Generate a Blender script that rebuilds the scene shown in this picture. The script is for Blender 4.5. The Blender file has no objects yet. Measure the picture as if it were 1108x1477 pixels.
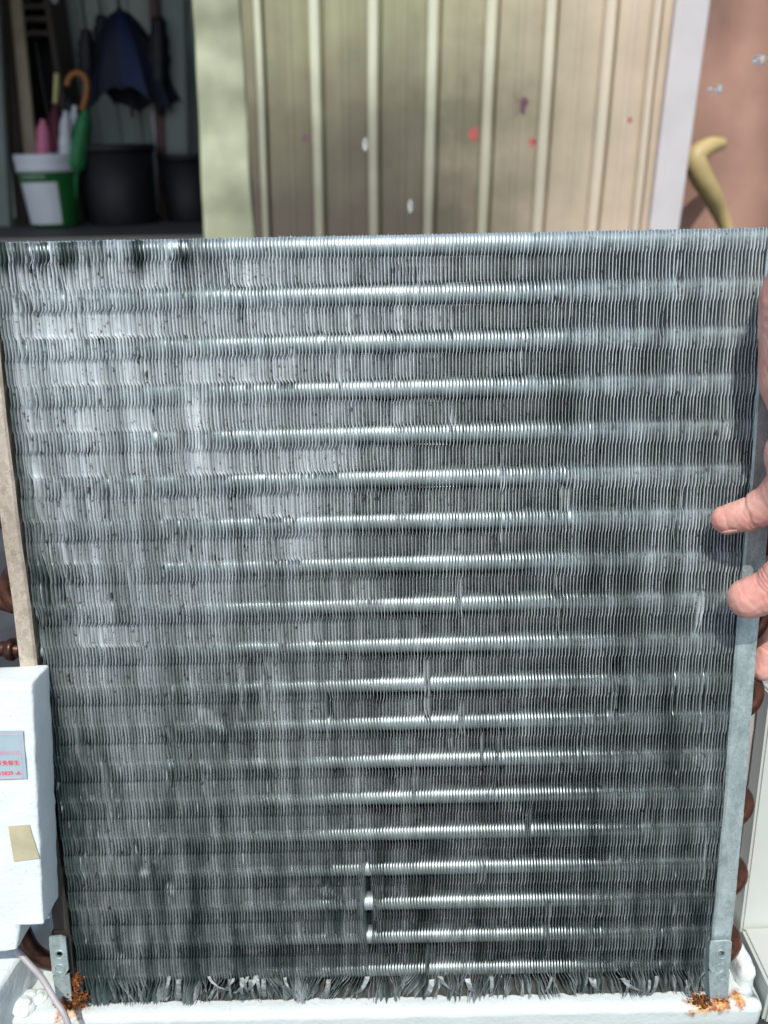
import bpy, bmesh, math, random
import numpy as np
from mathutils import Vector, Matrix, noise

random.seed(7)
rng = np.random.default_rng(11)
R = math.radians
S = bpy.context.scene
COL = S.collection

# ------------------------------------------------------------------ camera
H = 0.545                      # lens height above the floor, metres
PITCH, ROLL = R(23.5), R(1.1)
FPX, CX, CY = 1200.0, 554.0, 738.5   # focal length and centre of the 1108 x 1477 photograph
CAM = Vector((0, 0, H))
FW = Vector((0, math.cos(PITCH), -math.sin(PITCH)))
UP0 = Vector((0, math.sin(PITCH), math.cos(PITCH)))
RT0 = Vector((1, 0, 0))
UPV = UP0 * math.cos(ROLL) + RT0 * math.sin(ROLL)
RTV = RT0 * math.cos(ROLL) - UP0 * math.sin(ROLL)
cam = bpy.data.cameras.new("camera")
cam_o = bpy.data.objects.new("camera", cam)
COL.objects.link(cam_o)
S.camera = cam_o
M3 = Matrix((RTV, UPV, -FW)).transposed()
cam_o.matrix_world = Matrix.Translation(CAM) @ M3.to_4x4()
cam.sensor_fit = 'VERTICAL'
cam.sensor_height = 36.0
cam.lens = FPX / 1477.0 * 36.0
cam.clip_start = 0.01
cam.clip_end = 200
cam.dof.use_dof = True
cam.dof.focus_distance = 0.472
cam.dof.aperture_fstop = 8.0

# ------------------------------------------------------------------ light
SUN_ELEV, SUN_AZ = R(56), R(-4)     # azimuth: 0 = straight behind the camera, minus = from its left
W = bpy.data.worlds.new("World")
S.world = W
W.use_nodes = True
nt = W.node_tree
nt.nodes.clear()
bg = nt.nodes.new("ShaderNodeBackground")
wo = nt.nodes.new("ShaderNodeOutputWorld")
sky = nt.nodes.new("ShaderNodeTexSky")
sky.sky_type = 'NISHITA'
sky.sun_disc = False
sky.sun_elevation = SUN_ELEV
sun_from = Vector((math.sin(SUN_AZ) * math.cos(SUN_ELEV), -math.cos(SUN_AZ) * math.cos(SUN_ELEV), math.sin(SUN_ELEV)))
sky.sun_rotation = math.atan2(sun_from.x, sun_from.y)
sky.air_density = 1.2
sky.dust_density = 1.5
nt.links.new(sky.outputs[0], bg.inputs[0])
bg.inputs[1].default_value = 0.14
nt.links.new(bg.outputs[0], wo.inputs[0])
sl = bpy.data.lights.new("sun", 'SUN')
sl.energy = 3.2
sl.angle = R(0.5)
sl.color = (1.0, 0.95, 0.87)
so = bpy.data.objects.new("sun", sl)
COL.objects.link(so)
so.location = (0, -1, 4)
so.rotation_euler = (-sun_from).to_track_quat('-Z', 'Y').to_euler()
S.view_settings.view_transform = 'Standard'
S.view_settings.look = 'None'
S.view_settings.exposure = 0.22
S.view_settings.gamma = 1.0
S.cycles.max_bounces = 8


# ------------------------------------------------------------------ pixel -> place
def ray(px, py):
    return FW + RTV * ((px - CX) / FPX) - UPV * ((py - CY) / FPX)


def P(px, py, depth):
    return CAM + ray(px, py) * depth


def PY(px, py, Y):
    d = ray(px, py)
    return CAM + d * ((Y - CAM.y) / d.y)


def PZ(px, py, z):
    d = ray(px, py)
    return CAM + d * ((z - CAM.z) / d.z)


# ------------------------------------------------------------------ coil frame
ALPHA, D0, V0 = R(13.0), 0.4495, -0.1436
PITCH_T = 0.0254
COIL_O = CAM + FW * D0 - UP0 * V0
CDOWN = FW * math.sin(ALPHA) - UP0 * math.cos(ALPHA)
CZ = -CDOWN
CXA = RT0.copy()
CYA = CZ.cross(CXA)
COIL_M = Matrix.Translation(COIL_O) @ Matrix((CXA, CYA, CZ)).transposed().to_4x4()
COIL_I = COIL_M.inverted()


def coil_at(px, py, n):
    """coil coordinates of the photograph's point on the plane at depth n"""
    o = COIL_I @ CAM
    d = COIL_I.to_3x3() @ ray(px, py)
    return o + d * ((n - o.y) / d.y)


# ------------------------------------------------------------------ helpers
def tag(o, label=None, cat=None, group=None, kind=None):
    if label: o['label'] = label
    if cat: o['category'] = cat
    if group: o['group'] = group
    if kind: o['kind'] = kind
    return o


def empty(name, mat=None, loc=None):
    o = bpy.data.objects.new(name, None)
    COL.objects.link(o)
    o.empty_display_size = 0.05
    if mat is not None: o.matrix_world = mat
    if loc is not None: o.location = loc
    return o


def link(name, me, mat, parent=None, smooth=False):
    if mat is not None and not me.materials:
        me.materials.append(mat)
    if smooth:
        me.shade_smooth()
    o = bpy.data.objects.new(name, me)
    COL.objects.link(o)
    if parent is not None:
        o.parent = parent
    return o


def bm_obj(name, bm, mat, parent=None, smooth=False):
    bmesh.ops.recalc_face_normals(bm, faces=bm.faces[:])
    me = bpy.data.meshes.new(name)
    bm.to_mesh(me)
    bm.free()
    return link(name, me, mat, parent, smooth)


def np_mesh(name, verts, quads):
    me = bpy.data.meshes.new(name)
    verts = np.asarray(verts, np.float32)
    quads = np.asarray(quads, np.int32)
    me.vertices.add(len(verts))
    me.vertices.foreach_set("co", verts.ravel())
    nq = len(quads)
    me.loops.add(nq * 4)
    me.loops.foreach_set("vertex_index", quads.ravel())
    me.polygons.add(nq)
    me.polygons.foreach_set("loop_start", np.arange(0, nq * 4, 4, dtype=np.int32))
    me.update(calc_edges=True)
    return me


def add_box(bm, x0, x1, y0, y1, z0, z1, M=None):
    vs = []
    for x, y, z in ((x0, y0, z0), (x1, y0, z0), (x1, y1, z0), (x0, y1, z0), (x0, y0, z1), (x1, y0, z1), (x1, y1, z1), (x0, y1, z1)):
        v = Vector((x, y, z))
        vs.append(bm.verts.new(M @ v if M else v))
    for f in ((0, 3, 2, 1), (4, 5, 6, 7), (0, 1, 5, 4), (1, 2, 6, 5), (2, 3, 7, 6), (3, 0, 4, 7)):
        bm.faces.new([vs[i] for i in f])
    return vs


def add_tube(bm, pts, rad, seg=12, cap=True):
    """swept tube; rad a number or list"""
    pts = [Vector(p) for p in pts]
    n = len(pts)
    rads = rad if isinstance(rad, (list, tuple)) else [rad] * n
    ref = None
    rings = []
    for i, p in enumerate(pts):
        t = (pts[min(i + 1, n - 1)] - pts[max(i - 1, 0)]).normalized()
        if ref is None:
            a = Vector((0, 0, 1)) if abs(t.z) < .9 else Vector((1, 0, 0))
            ref = (a - t * a.dot(t)).normalized()
        else:
            ref = (ref - t * ref.dot(t)).normalized()
        b = t.cross(ref)
        rings.append([bm.verts.new(p + (ref * math.cos(2 * math.pi * k / seg) + b * math.sin(2 * math.pi * k / seg)) * rads[i]) for k in range(seg)])
    for a, b in zip(rings[:-1], rings[1:]):
        for k in range(seg):
            bm.faces.new((a[k], a[(k + 1) % seg], b[(k + 1) % seg], b[k]))
    if cap:
        bm.faces.new(rings[0][::-1])
        bm.faces.new(rings[-1])
    return rings


def add_lathe(bm, prof, seg=32, M=None, close=False):
    rings = []
    for r, z in prof:
        ring = []
        for k in range(seg):
            v = Vector((r * math.cos(2 * math.pi * k / seg), r * math.sin(2 * math.pi * k / seg), z))
            ring.append(bm.verts.new(M @ v if M else v))
        rings.append(ring)
    for a, b in zip(rings[:-1], rings[1:]):
        for k in range(seg):
            bm.faces.new((a[k], a[(k + 1) % seg], b[(k + 1) % seg], b[k]))
    if close:
        bm.faces.new(rings[0][::-1])
        bm.faces.new(rings[-1])


def add_prism(bm, pts, y0, y1):
    """outline in x,z extruded in y"""
    a = [bm.verts.new((x, y0, z)) for x, z in pts]
    b = [bm.verts.new((x, y1, z)) for x, z in pts]
    n = len(pts)
    bm.faces.new(a)
    bm.faces.new(b[::-1])
    for i in range(n):
        bm.faces.new((a[i], b[i], b[(i + 1) % n], a[(i + 1) % n]))


def spline(pts, n=8):
    """catmull-rom through points"""
    pts = [Vector(p) for p in pts]
    out = []
    q = [pts[0] * 2 - pts[1]] + pts + [pts[-1] * 2 - pts[-2]]
    for i in range(1, len(q) - 2):
        p0, p1, p2, p3 = q[i - 1:i + 3]
        for k in range(n):
            t = k / n
            out.append(.5 * ((2 * p1) + (p2 - p0) * t + (2 * p0 - 5 * p1 + 4 * p2 - p3) * t * t + (3 * p1 - p0 - 3 * p2 + p3) * t ** 3))
    out.append(pts[-1])
    return out


# ------------------------------------------------------------------ materials
class NT:
    def __init__(self, name):
        self.m = bpy.data.materials.new(name)
        self.m.use_nodes = True
        self.t = self.m.node_tree
        self.b = self.t.nodes["Principled BSDF"]

    def n(self, typ, **kw):
        o = self.t.nodes.new(typ)
        for k, v in kw.items():
            setattr(o, k, v)
        return o

    def l(self, a, b):
        self.t.links.new(a, b)

    def coord(self, scale=(1, 1, 1), loc=(0, 0, 0)):
        tc = self.n("ShaderNodeTexCoord")
        mp = self.n("ShaderNodeMapping")
        mp.inputs['Scale'].default_value = scale
        mp.inputs['Location'].default_value = loc
        self.l(tc.outputs['Object'], mp.inputs['Vector'])
        return mp.outputs[0]

    def noise(self, scale=(1, 1, 1), detail=4, rough=.55, loc=(0, 0, 0)):
        t = self.n("ShaderNodeTexNoise")
        t.inputs['Scale'].default_value = 1.0
        t.inputs['Detail'].default_value = detail
        t.inputs['Roughness'].default_value = rough
        self.l(self.coord(scale, loc), t.inputs['Vector'])
        return t.outputs['Fac']

    def ramp(self, fac, stops):
        r = self.n("ShaderNodeValToRGB")
        e = r.color_ramp.elements
        while len(e) < len(stops): e.new(.5)
        for i, (p, c) in enumerate(stops):
            e[i].position = p
            e[i].color = (c, c, c, 1) if isinstance(c, (int, float)) else (*c, 1)
        self.l(fac, r.inputs[0])
        return r.outputs[0]

    def mix(self, fac, a, b, mode='MIX'):
        m = self.n("ShaderNodeMix", data_type='RGBA', blend_type=mode)
        for v, s in ((fac, m.inputs[0]), (a, m.inputs[6]), (b, m.inputs[7])):
            if isinstance(v, (int, float)): s.default_value = v
            elif isinstance(v, tuple): s.default_value = (*v, 1)
            else: self.l(v, s)
        return m.outputs[2]

    def math(self, op, a, b=0.0):
        m = self.n("ShaderNodeMath", operation=op)
        for v, s in ((a, m.inputs[0]), (b, m.inputs[1])):
            if isinstance(v, (int, float)): s.default_value = v
            else: self.l(v, s)
        return m.outputs[0]

    def bump(self, h, strength=.3, dist=.001):
        b = self.n("ShaderNodeBump")
        b.inputs['Strength'].default_value = strength
        b.inputs['Distance'].default_value = dist
        self.l(h, b.inputs['Height'])
        self.l(b.outputs[0], self.b.inputs['Normal'])

    def set(self, col=None, rough=None, metal=None, **kw):
        for key, v in (('Base Color', col), ('Roughness', rough), ('Metallic', metal)):
            if v is None: continue
            if isinstance(v, tuple): self.b.inputs[key].default_value = (*v, 1)
            elif isinstance(v, (int, float)): self.b.inputs[key].default_value = v
            else: self.l(v, self.b.inputs[key])
        for k, v in kw.items():
            self.b.inputs[k.replace('_', ' ')].default_value = v
        return self.m


def plain(name, col, rough=.6, metal=0., var=.25, scale=20):
    t = NT(name)
    f = t.noise((scale,) * 3, 5)
    c = t.mix(t.ramp(f, [(.3, 0.), (.7, 1.)]), tuple(x * (1 - var) for x in col), tuple(min(1, x * (1 + var * .6)) for x in col))
    return t.set(c, rough, metal)


XL0 = -.209


def mat_fin():
    t = NT("aluminium_fin")
    tc = t.n("ShaderNodeTexCoord")
    sep = t.n("ShaderNodeSeparateXYZ")
    t.l(tc.outputs['Object'], sep.inputs[0])
    streak = t.noise((560, 30, 16), 3, .5)            # fin by fin streaks
    cols = t.noise((75, 10, 9), 4, .6, (3, 0, 1))      # taller bands a few fins wide
    patch = t.noise((150, 10, 48), 4, .65, (0, 0, 5))   # small dirty and clean patches
    wide = t.noise((7, 10, 9), 3, .5, (1.3, 0, .4))
    speck = t.noise((420, 200, 300), 3, .6)
    base = t.mix(t.ramp(streak, [(.32, 0.), (.68, 1.)]), (.50, .56, .575), (.86, .91, .925))
    # patches of dirt, with the tone darker towards the bottom
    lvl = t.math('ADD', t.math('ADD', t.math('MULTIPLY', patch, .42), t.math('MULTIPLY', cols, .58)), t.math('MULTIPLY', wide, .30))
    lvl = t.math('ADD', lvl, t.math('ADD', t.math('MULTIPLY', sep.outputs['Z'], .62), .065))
    lvl = t.math('SUBTRACT', lvl, t.ramp(t.math('MULTIPLY', t.math('SUBTRACT', sep.outputs['X'], XL0), 30), [(.1, .22), (.9, 0.)]))
    rim = t.ramp(t.math('MULTIPLY', t.math('ADD', sep.outputs['Z'], .016), 30), [(0., 0.), (.35, 1.)])
    rim = t.math('MULTIPLY', rim, t.ramp(t.math('MULTIPLY', sep.outputs['X'], -5), [(.35, 0.), (.62, 1.)]))
    lvl = t.math('SUBTRACT', lvl, t.math('MULTIPLY', rim, t.ramp(cols, [(.40, .42), (.58, .0)])))
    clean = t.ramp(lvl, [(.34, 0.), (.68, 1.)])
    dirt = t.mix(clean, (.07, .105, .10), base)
    dirt2 = t.mix(t.ramp(speck, [(.60, 0.), (.69, .8)]), dirt, (.075, .065, .05))
    scr = t.noise((620, 10, 34), 3, .5, (2, 0, 7))
    worn = t.noise((60, 10, 42), 4, .6, (6, 0, 3))
    dirt2 = t.mix(t.ramp(scr, [(.66, 0.), (.70, .75)]), dirt2, (.84, .89, .90))
    dirt2 = t.mix(t.ramp(worn, [(.62, 0.), (.69, .6)]), dirt2, (.74, .79, .80))
    clump = t.noise((230, 80, 120), 4, .6, (9, 2, 4))
    dirt2 = t.mix(t.ramp(clump, [(.635, 0.), (.70, .9)]), dirt2, (.06, .042, .028))
    t.set(dirt2, t.ramp(patch, [(.3, .55), (.7, .38)]), t.ramp(patch, [(.35, .25), (.65, .65)]))
    return t.m


def mat_tube():
    t = NT("aluminium_tube_collar")
    s = t.noise((300, 60, 60), 3)
    c = t.mix(s, (.42, .51, .53), (.66, .76, .78))
    return t.set(c, .52, .85)


def mat_galv(name, a, b, metal=.7, darkening=0.):
    t = NT(name)
    v = t.n("ShaderNodeTexVoronoi")
    v.inputs['Scale'].default_value = 1
    t.l(t.coord((380, 380, 260)), v.inputs['Vector'])
    f = t.noise((120, 120, 60), 5)
    g = t.noise((900, 900, 900), 3)
    c = t.mix(t.ramp(f, [(.3, 0.), (.7, 1.)]), a, b)
    bw_ = t.n('ShaderNodeRGBToBW')
    t.l(v.outputs['Color'], bw_.inputs[0])
    c = t.mix(.3, c, bw_.outputs[0], 'SOFT_LIGHT')
    c = t.mix(t.ramp(g, [(.55, 0.), (.75, .6)]), c, tuple(x * .35 for x in a))
    tc = t.n("ShaderNodeTexCoord")
    sep = t.n("ShaderNodeSeparateXYZ")
    t.l(tc.outputs['Object'], sep.inputs[0])
    q = t.math('ADD', sep.outputs['Z'], t.math('MULTIPLY', t.math('SUBTRACT', t.noise((160, 160, 120), 6, .7), .5), .05))
    rcol = t.ramp(g, [(.4, (.05, .018, .008)), (.65, (.33, .11, .02))])
    rust_ = t.ramp(t.math('MULTIPLY', t.math('ADD', q, .5), 10), [(.22, 1.), (.34, 0.)])
    c = t.mix(rust_, c, rcol)
    if darkening:      # shade of the lower, boxed-in length, painted into the colour
        c = t.mix(t.ramp(t.math('MULTIPLY', t.math('ADD', q, .47), 5), [(.76, darkening), (.96, 0.)]), c, (.022, .02, .018))
    t.bump(g, .25, .0004)
    return t.set(c, .5, t.math('MULTIPLY', t.math('SUBTRACT', 1., rust_), metal))


def mat_foam(name, col, stains=()):
    t = NT(name)
    v = t.n("ShaderNodeTexVoronoi", feature='F1')
    v.inputs['Scale'].default_value = 1
    t.l(t.coord((330,) * 3), v.inputs['Vector'])
    big = t.noise((40, 40, 40), 4)
    h = t.math('ADD', t.math('MULTIPLY', v.outputs['Distance'], -.55), t.math('MULTIPLY', big, .9))
    t.bump(h, .32, .001)
    c = t.mix(t.ramp(t.noise((25, 25, 25), 6), [(.45, 0.), (.75, .6)]), col, tuple(x * .86 for x in col))
    sp = t.noise((520, 520, 520), 2, .5, (5, 1, 2))
    c = t.mix(t.ramp(sp, [(.66, 0.), (.72, .4)]), c, tuple(x * .55 for x in col))
    if stains:
        tc = t.n("ShaderNodeTexCoord")
        rag = t.noise((150, 150, 150), 6, .7)
        for p, r in stains:
            d = t.n("ShaderNodeVectorMath", operation='DISTANCE')
            t.l(tc.outputs['Object'], d.inputs[0])
            d.inputs[1].default_value = p
            f = t.math('ADD', t.math('DIVIDE', d.outputs['Value'], r), t.math('MULTIPLY', t.math('SUBTRACT', rag, .5), 2.6))
            c = t.mix(t.ramp(f, [(.45, .95), (1.0, 0.)]), c, t.mix(t.ramp(rag, [(.42, 0.), (.62, 1.)]), (.30, .09, .015), (.78, .45, .14)))
    return t.set(c, .75)


def mat_copper():
    t = NT("tarnished_copper")
    f = t.noise((90, 90, 90), 5)
    c = t.mix(t.ramp(f, [(.35, 0.), (.7, 1.)]), (.05, .024, .018), (.20, .085, .058))
    return t.set(c, .38, .7)


def mat_rust():
    t = NT("orange_rust")
    f = t.noise((330, 330, 330), 6, .7)
    c = t.ramp(f, [(.38, (.022, .009, .005)), (.54, (.19, .055, .01)), (.70, (.66, .28, .045))])
    t.bump(f, .8, .002)
    return t.set(c, .9)


def mat_skin():
    t = NT("skin")
    f = t.noise((55, 55, 55), 4)
    g = t.noise((700, 700, 700), 3)
    c = t.mix(t.ramp(f, [(.35, 0.), (.68, 1.)]), (.62, .27, .235), (.72, .41, .335))
    t.bump(t.math('ADD', t.math('MULTIPLY', g, .4), f), .3, .0009)
    t.set(c, .45)
    t.b.inputs['Subsurface Weight'].default_value = .25
    t.b.inputs['Subsurface Radius'].default_value = (.006, .0025, .0015)
    t.b.inputs['Subsurface Scale'].default_value = 1.0
    return t.m


def mat_wall():
    """cream painted corrugated steel, darker low down, with pink haze put into the paint"""
    t = NT("cream_painted_steel")
    tc = t.n("ShaderNodeTexCoord")
    sep = t.n("ShaderNodeSeparateXYZ")
    t.l(tc.outputs['Object'], sep.inputs[0])
    streak = t.noise((22, 8, .9), 4, .6)
    blot = t.noise((3.0, 3, 2.6), 5, .6)
    # darker towards the bottom, with a ragged upper limit
    h = t.math('ADD', sep.outputs['Z'], t.math('MULTIPLY', t.math('SUBTRACT', blot, .5), .8))
    darkening = t.ramp(t.math('ADD', h, t.math('MULTIPLY', t.math('SUBTRACT', streak, .5), .12)), [(.36, 1.), (.62, .78), (1.02, 0.)])
    c = t.mix(t.ramp(streak, [(.3, 0.), (.7, 1.)]), (.30, .295, .17), (.37, .36, .22))
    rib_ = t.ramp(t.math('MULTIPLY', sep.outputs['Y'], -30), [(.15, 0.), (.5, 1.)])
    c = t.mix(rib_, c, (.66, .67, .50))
    c = t.mix(t.math('MULTIPLY', t.math('SUBTRACT', darkening, t.math('MULTIPLY', rib_, .3)), t.ramp(sep.outputs['X'], [(.15, 1.), (.75, .35)])), c, (.10, .085, .065))
    rust_haze = t.ramp(t.math('ADD', t.math('MULTIPLY', blot, .5), t.math('MULTIPLY', sep.outputs['X'], .5)), [(.36, 0.), (.70, .72)])  # pink haze put into the paint, stronger towards the right
    c = t.mix(rust_haze, c, (.74, .58, .46))
    return t.set(c, .33)


M = {}
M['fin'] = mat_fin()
M['tube'] = mat_tube()
M['fin_bare'] = plain("bare_aluminium", (.20, .225, .225), .5, .4, .6, 260)
M['galv'] = mat_galv("galvanised_steel", (.36, .45, .44), (.56, .66, .66), .6)
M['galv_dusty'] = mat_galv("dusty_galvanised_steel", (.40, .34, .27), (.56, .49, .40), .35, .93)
M['foam'] = mat_foam("white_polystyrene", (.70, .765, .755))
M['foam_shaded'] = mat_foam("shaded_polystyrene", (.40, .36, .36))  # foam with shade put into its colour
M['copper'] = mat_copper()
M['rust_haze'] = mat_rust()
M['skin'] = mat_skin()
M['nail'] = plain("nail", (.66, .37, .31), .32, 0, .1, 60)
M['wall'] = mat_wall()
M['flash'] = plain("cream_flashing", (.42, .44, .30), .42, .1, .25, 6)
M['casing'] = plain("white_casing_plastic", (.50, .53, .49), .45, 0, .08, 12)
M['cable'] = plain("grey_cable_sheath", (.38, .36, .37), .45, 0, .15, 60)
M['sticker'] = plain("blue_grey_sticker", (.36, .47, .52), .35, 0, .08, 60)
M['red_ink'] = plain("red_ink", (.78, .06, .10), .5, 0, .1, 60)
M['pink_ink'] = plain("faded_pink_ink", (.66, .40, .52), .5, 0, .1, 60)
M['tape'] = plain("yellowed_tape", (.50, .46, .31), .5, 0, .2, 50)
M['floor'] = plain("dark_wet_concrete", (.05, .055, .06), .55, 0, .4, 9)
M['shop_floor'] = plain("grey_concrete", (.085, .09, .09), .7, 0, .2, 4)
M['water'] = NT("water").set((.95, .97, 1.), .02, 0., Transmission_Weight=.85, IOR=1.33)

# ------------------------------------------------------------------ the condenser coil
NF = 217
FRONT = -0.011                       # fin front edge in coil depth
XL = coil_at(30, 738, FRONT).x
XR = coil_at(1080, 738, FRONT).x
ZTOP = coil_at(540, 339, FRONT).z
ZBOT = coil_at(560, 1437, FRONT).z
ZCRUSH = coil_at(560, 1407, FRONT).z
coil = empty("condenser_coil", COIL_M)
tag(coil, "large finned aluminium condenser coil held upright, filling the picture", "condenser coil")

# rows of the fin: denser where the edge steps round each tube
rows = []
for k in range(19):
    for d in (-.0127, -.0082, -.0068, -.0058, -.0048, -.0030, 0, .0030, .0048, .0058, .0068, .0082):
        rows.append(-k * PITCH_T - d)
rows = [z for z in rows if ZCRUSH + .001 < z < ZTOP - .0006]
rows = sorted(set([round(z, 6) for z in rows] + [ZTOP] + list(np.linspace(ZCRUSH, ZBOT, 9))), reverse=True)
ZR = np.array(rows)
NR = len(ZR)
SFIN = -ZR
kk = np.clip(np.round(SFIN / PITCH_T), 0, 18)
dd = SFIN - kk * PITCH_T
sig = lambda v: 1 / (1 + np.exp(-np.clip(v, -40, 40)))
TZONE = sig((dd + .0058) / .00045) - sig((dd - .0058) / .00045)
EDGE = np.exp(-((np.abs(dd) - .0060) / .0007) ** 2) * np.sign(dd)
T = .00023
SEC = np.array([(T / 2, .0030), (T / 2, 0), (-T / 2, 0), (-T / 2, .0018), (0, .0045), (0, .0066), (0, .0098), (0, .0129), (0, .0160), (0, .0223), (0, .0285), (0, .044)])
NC = len(SEC)
nn = SEC[:, 1]
LIP = np.clip(1 - nn / .0055, 0, 1) ** 1.2
WAFF = np.sin(2 * np.pi * np.clip(nn - .0035, 0, 1) / .0125) * .00095


def smooth_field(nx, nz, gx, gz, amp):
    g = rng.normal(0, 1, (gx + 2, gz + 2))
    u = np.linspace(0, gx, nx)
    v = np.linspace(0, gz, nz)
    iu, iv = np.floor(u).astype(int), np.floor(v).astype(int)
    fu, fv = (u - iu)[:, None], (v - iv)[None, :]
    fu, fv = fu * fu * (3 - 2 * fu), fv * fv * (3 - 2 * fv)
    a = g[iu][:, iv] * (1 - fu) * (1 - fv) + g[iu + 1][:, iv] * fu * (1 - fv) + g[iu][:, iv + 1] * (1 - fu) * fv + g[iu + 1][:, iv + 1] * fu * fv
    return a * amp


# bends are sampled on an even z grid, then read at the rows
NZ = 600
ZG = np.linspace(ZTOP, ZBOT, NZ)
FX = XL + (np.arange(NF) + .5) * (XR - XL) / NF
lean = smooth_field(NF, NZ, 16, 9, .00015) + smooth_field(NF, NZ, 70, 16, .00005) + smooth_field(NF, NZ, 216, 22, .00005)
lipb = smooth_field(NF, NZ, 40, 24, .00013) + smooth_field(NF, NZ, 216, 60, .00005)


def patch(px0, px1, py0, py1, amt, soft=3.0, jit=.3):
    """a patch of fins pushed over: the front lip leans sideways by amt metres"""
    xm, ym = (px0 + px1) / 2, (py0 + py1) / 2
    c0, c1 = coil_at(px0, ym, FRONT), coil_at(px1, ym, FRONT)
    z0, z1 = coil_at(xm, py0, FRONT).z, coil_at(xm, py1, FRONT).z
    for i in range(NF):
        if c0.x <= FX[i] <= c1.x:
            e0 = z0 + rng.normal(0, .0012)
            e1 = z1 + rng.normal(0, .0012)
            w = sig((e0 - ZG) / (.0004 * soft)) * sig((ZG - e1) / (.0004 * soft))
            lipb[i] += w * amt * (1 + rng.normal(0, jit))


for a in [(238, 272, 346, 378, .0016), (36, 66, 352, 378, .0014), (8, 26, 360, 420, .0012), (74, 100, 385, 412, .0009), (22, 30, 430, 500, -.0013), (240, 330, 380, 418, .0006),
          (20, 30, 520, 570, -.0014), (30, 40, 515, 560, -.0013), (32, 48, 565, 620, -.0008), (48, 62, 660, 745, -.0013), (40, 47, 700, 750, -.0012), (94, 106, 705, 748, -.0013),
          (96, 102, 790, 812, -.0016), (50, 64, 770, 830, -.0008), (60, 70, 800, 870, .0010), (94, 104, 838, 862, -.0014), (94, 120, 890, 930, -.0009), (52, 62, 880, 960, .0013),
          (616, 624, 950, 1032, -.0016), (345, 353, 950, 1025, -.0014), (455, 466, 890, 918, -.0012), (474, 480, 1005, 1035, .0013), (404, 412, 900, 945, -.0008),
          (720, 726, 1040, 1120, -.0012), (694, 700, 1055, 1100, -.0012), (708, 714, 1090, 1140, .0012), (970, 978, 960, 1030, -.0012), (1010, 1018, 960, 1060, -.0010),
          (488, 494, 495, 560, -.0012), (110, 120, 1040, 1100, -.0011), (150, 160, 1100, 1180, -.0010), (240, 250, 1090, 1130, .0011), (255, 300, 560, 612, -.0007),
          (410, 560, 640, 672, -.0005), (255, 330, 640, 680, -.0006), (110, 122, 1230, 1260, -.0012), (115, 128, 1300, 1342, -.0014), (130, 144, 1310, 1345, -.0012),
          (470, 500, 1312, 1352, -.0007), (245, 252, 1330, 1390, -.0012), (155, 165, 1205, 1250, -.0012), (430, 446, 1330, 1350, -.0008), (880, 888, 990, 1030, .0011),
          (945, 955, 1340, 1400, -.0009), (818, 824, 420, 470, .0008), (560, 610, 385, 398, .0006), (136, 140, 360, 520, .0010)]:
    patch(*a)
# short random dents, most of them towards the left side
for _ in range(150):
    x = 30 + 1040 * rng.random() ** 1.6
    y = rng.uniform(370, 1390)
    patch(x, x + rng.uniform(4, 14), y, y + rng.uniform(12, 55), rng.choice([-1, -1, 1]) * rng.uniform(.0003, .0011))
# blocks of fins pressed over between two tubes, where the jet or a hand has hit them
for _ in range(46):
    k = rng.integers(0, 9)
    zc = -(k + .5) * PITCH_T
    x0 = XL + (XR - XL) * rng.uniform(.02, .55)
    wd = rng.uniform(.006, .035)
    am = -rng.uniform(.00025, .0007)
    for i in range(NF):
        if x0 < FX[i] < x0 + wd:
            w = sig((zc + .0066 + rng.normal(0, .0004) - ZG) / .0003) * sig((ZG - zc + .0066) / .0003)
            lipb[i] += w * am * (1 + rng.normal(0, .25))
# the split near the bottom: fins parted left and right so that tubes show
for i in range(NF):
    px_split = coil_at(531, 1310, FRONT).x
    d = FX[i] - px_split
    if abs(d) < .0075:
        z0, z1 = coil_at(531, 1243, FRONT).z, coil_at(531, 1375, FRONT).z
        u = np.clip((ZG - z1) / (z0 - z1), 0, 1)
        w = np.sin(np.pi * u) ** .8
        lean[i] += np.sign(d) * .0030 * (1 - abs(d) / .0075) * w
        lipb[i] += np.sign(d) * .0006 * (1 - abs(d) / .0075) * w
# the mangled fringe along the bottom: whole tufts swept one way
tuft = smooth_field(NF, NZ, 26, 2, 1.0)[:, 0] * .75 + smooth_field(NF, NZ, 70, 2, .55)[:, 0] + rng.normal(0, .30, NF)
tuft_out = np.abs(smooth_field(NF, NZ, 40, 2, 1.0)[:, 0]) + rng.random(NF) * .6
face = np.sign(smooth_field(NF, NZ, 34, 2, 1.0)[:, 0]) * (.35 + rng.random(NF) * .8) * (rng.random(NF) > .25)
fringe_len = rng.uniform(-.0005, .0006, NF) + smooth_field(NF, NZ, 30, 2, .0011)[:, 0]

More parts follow.
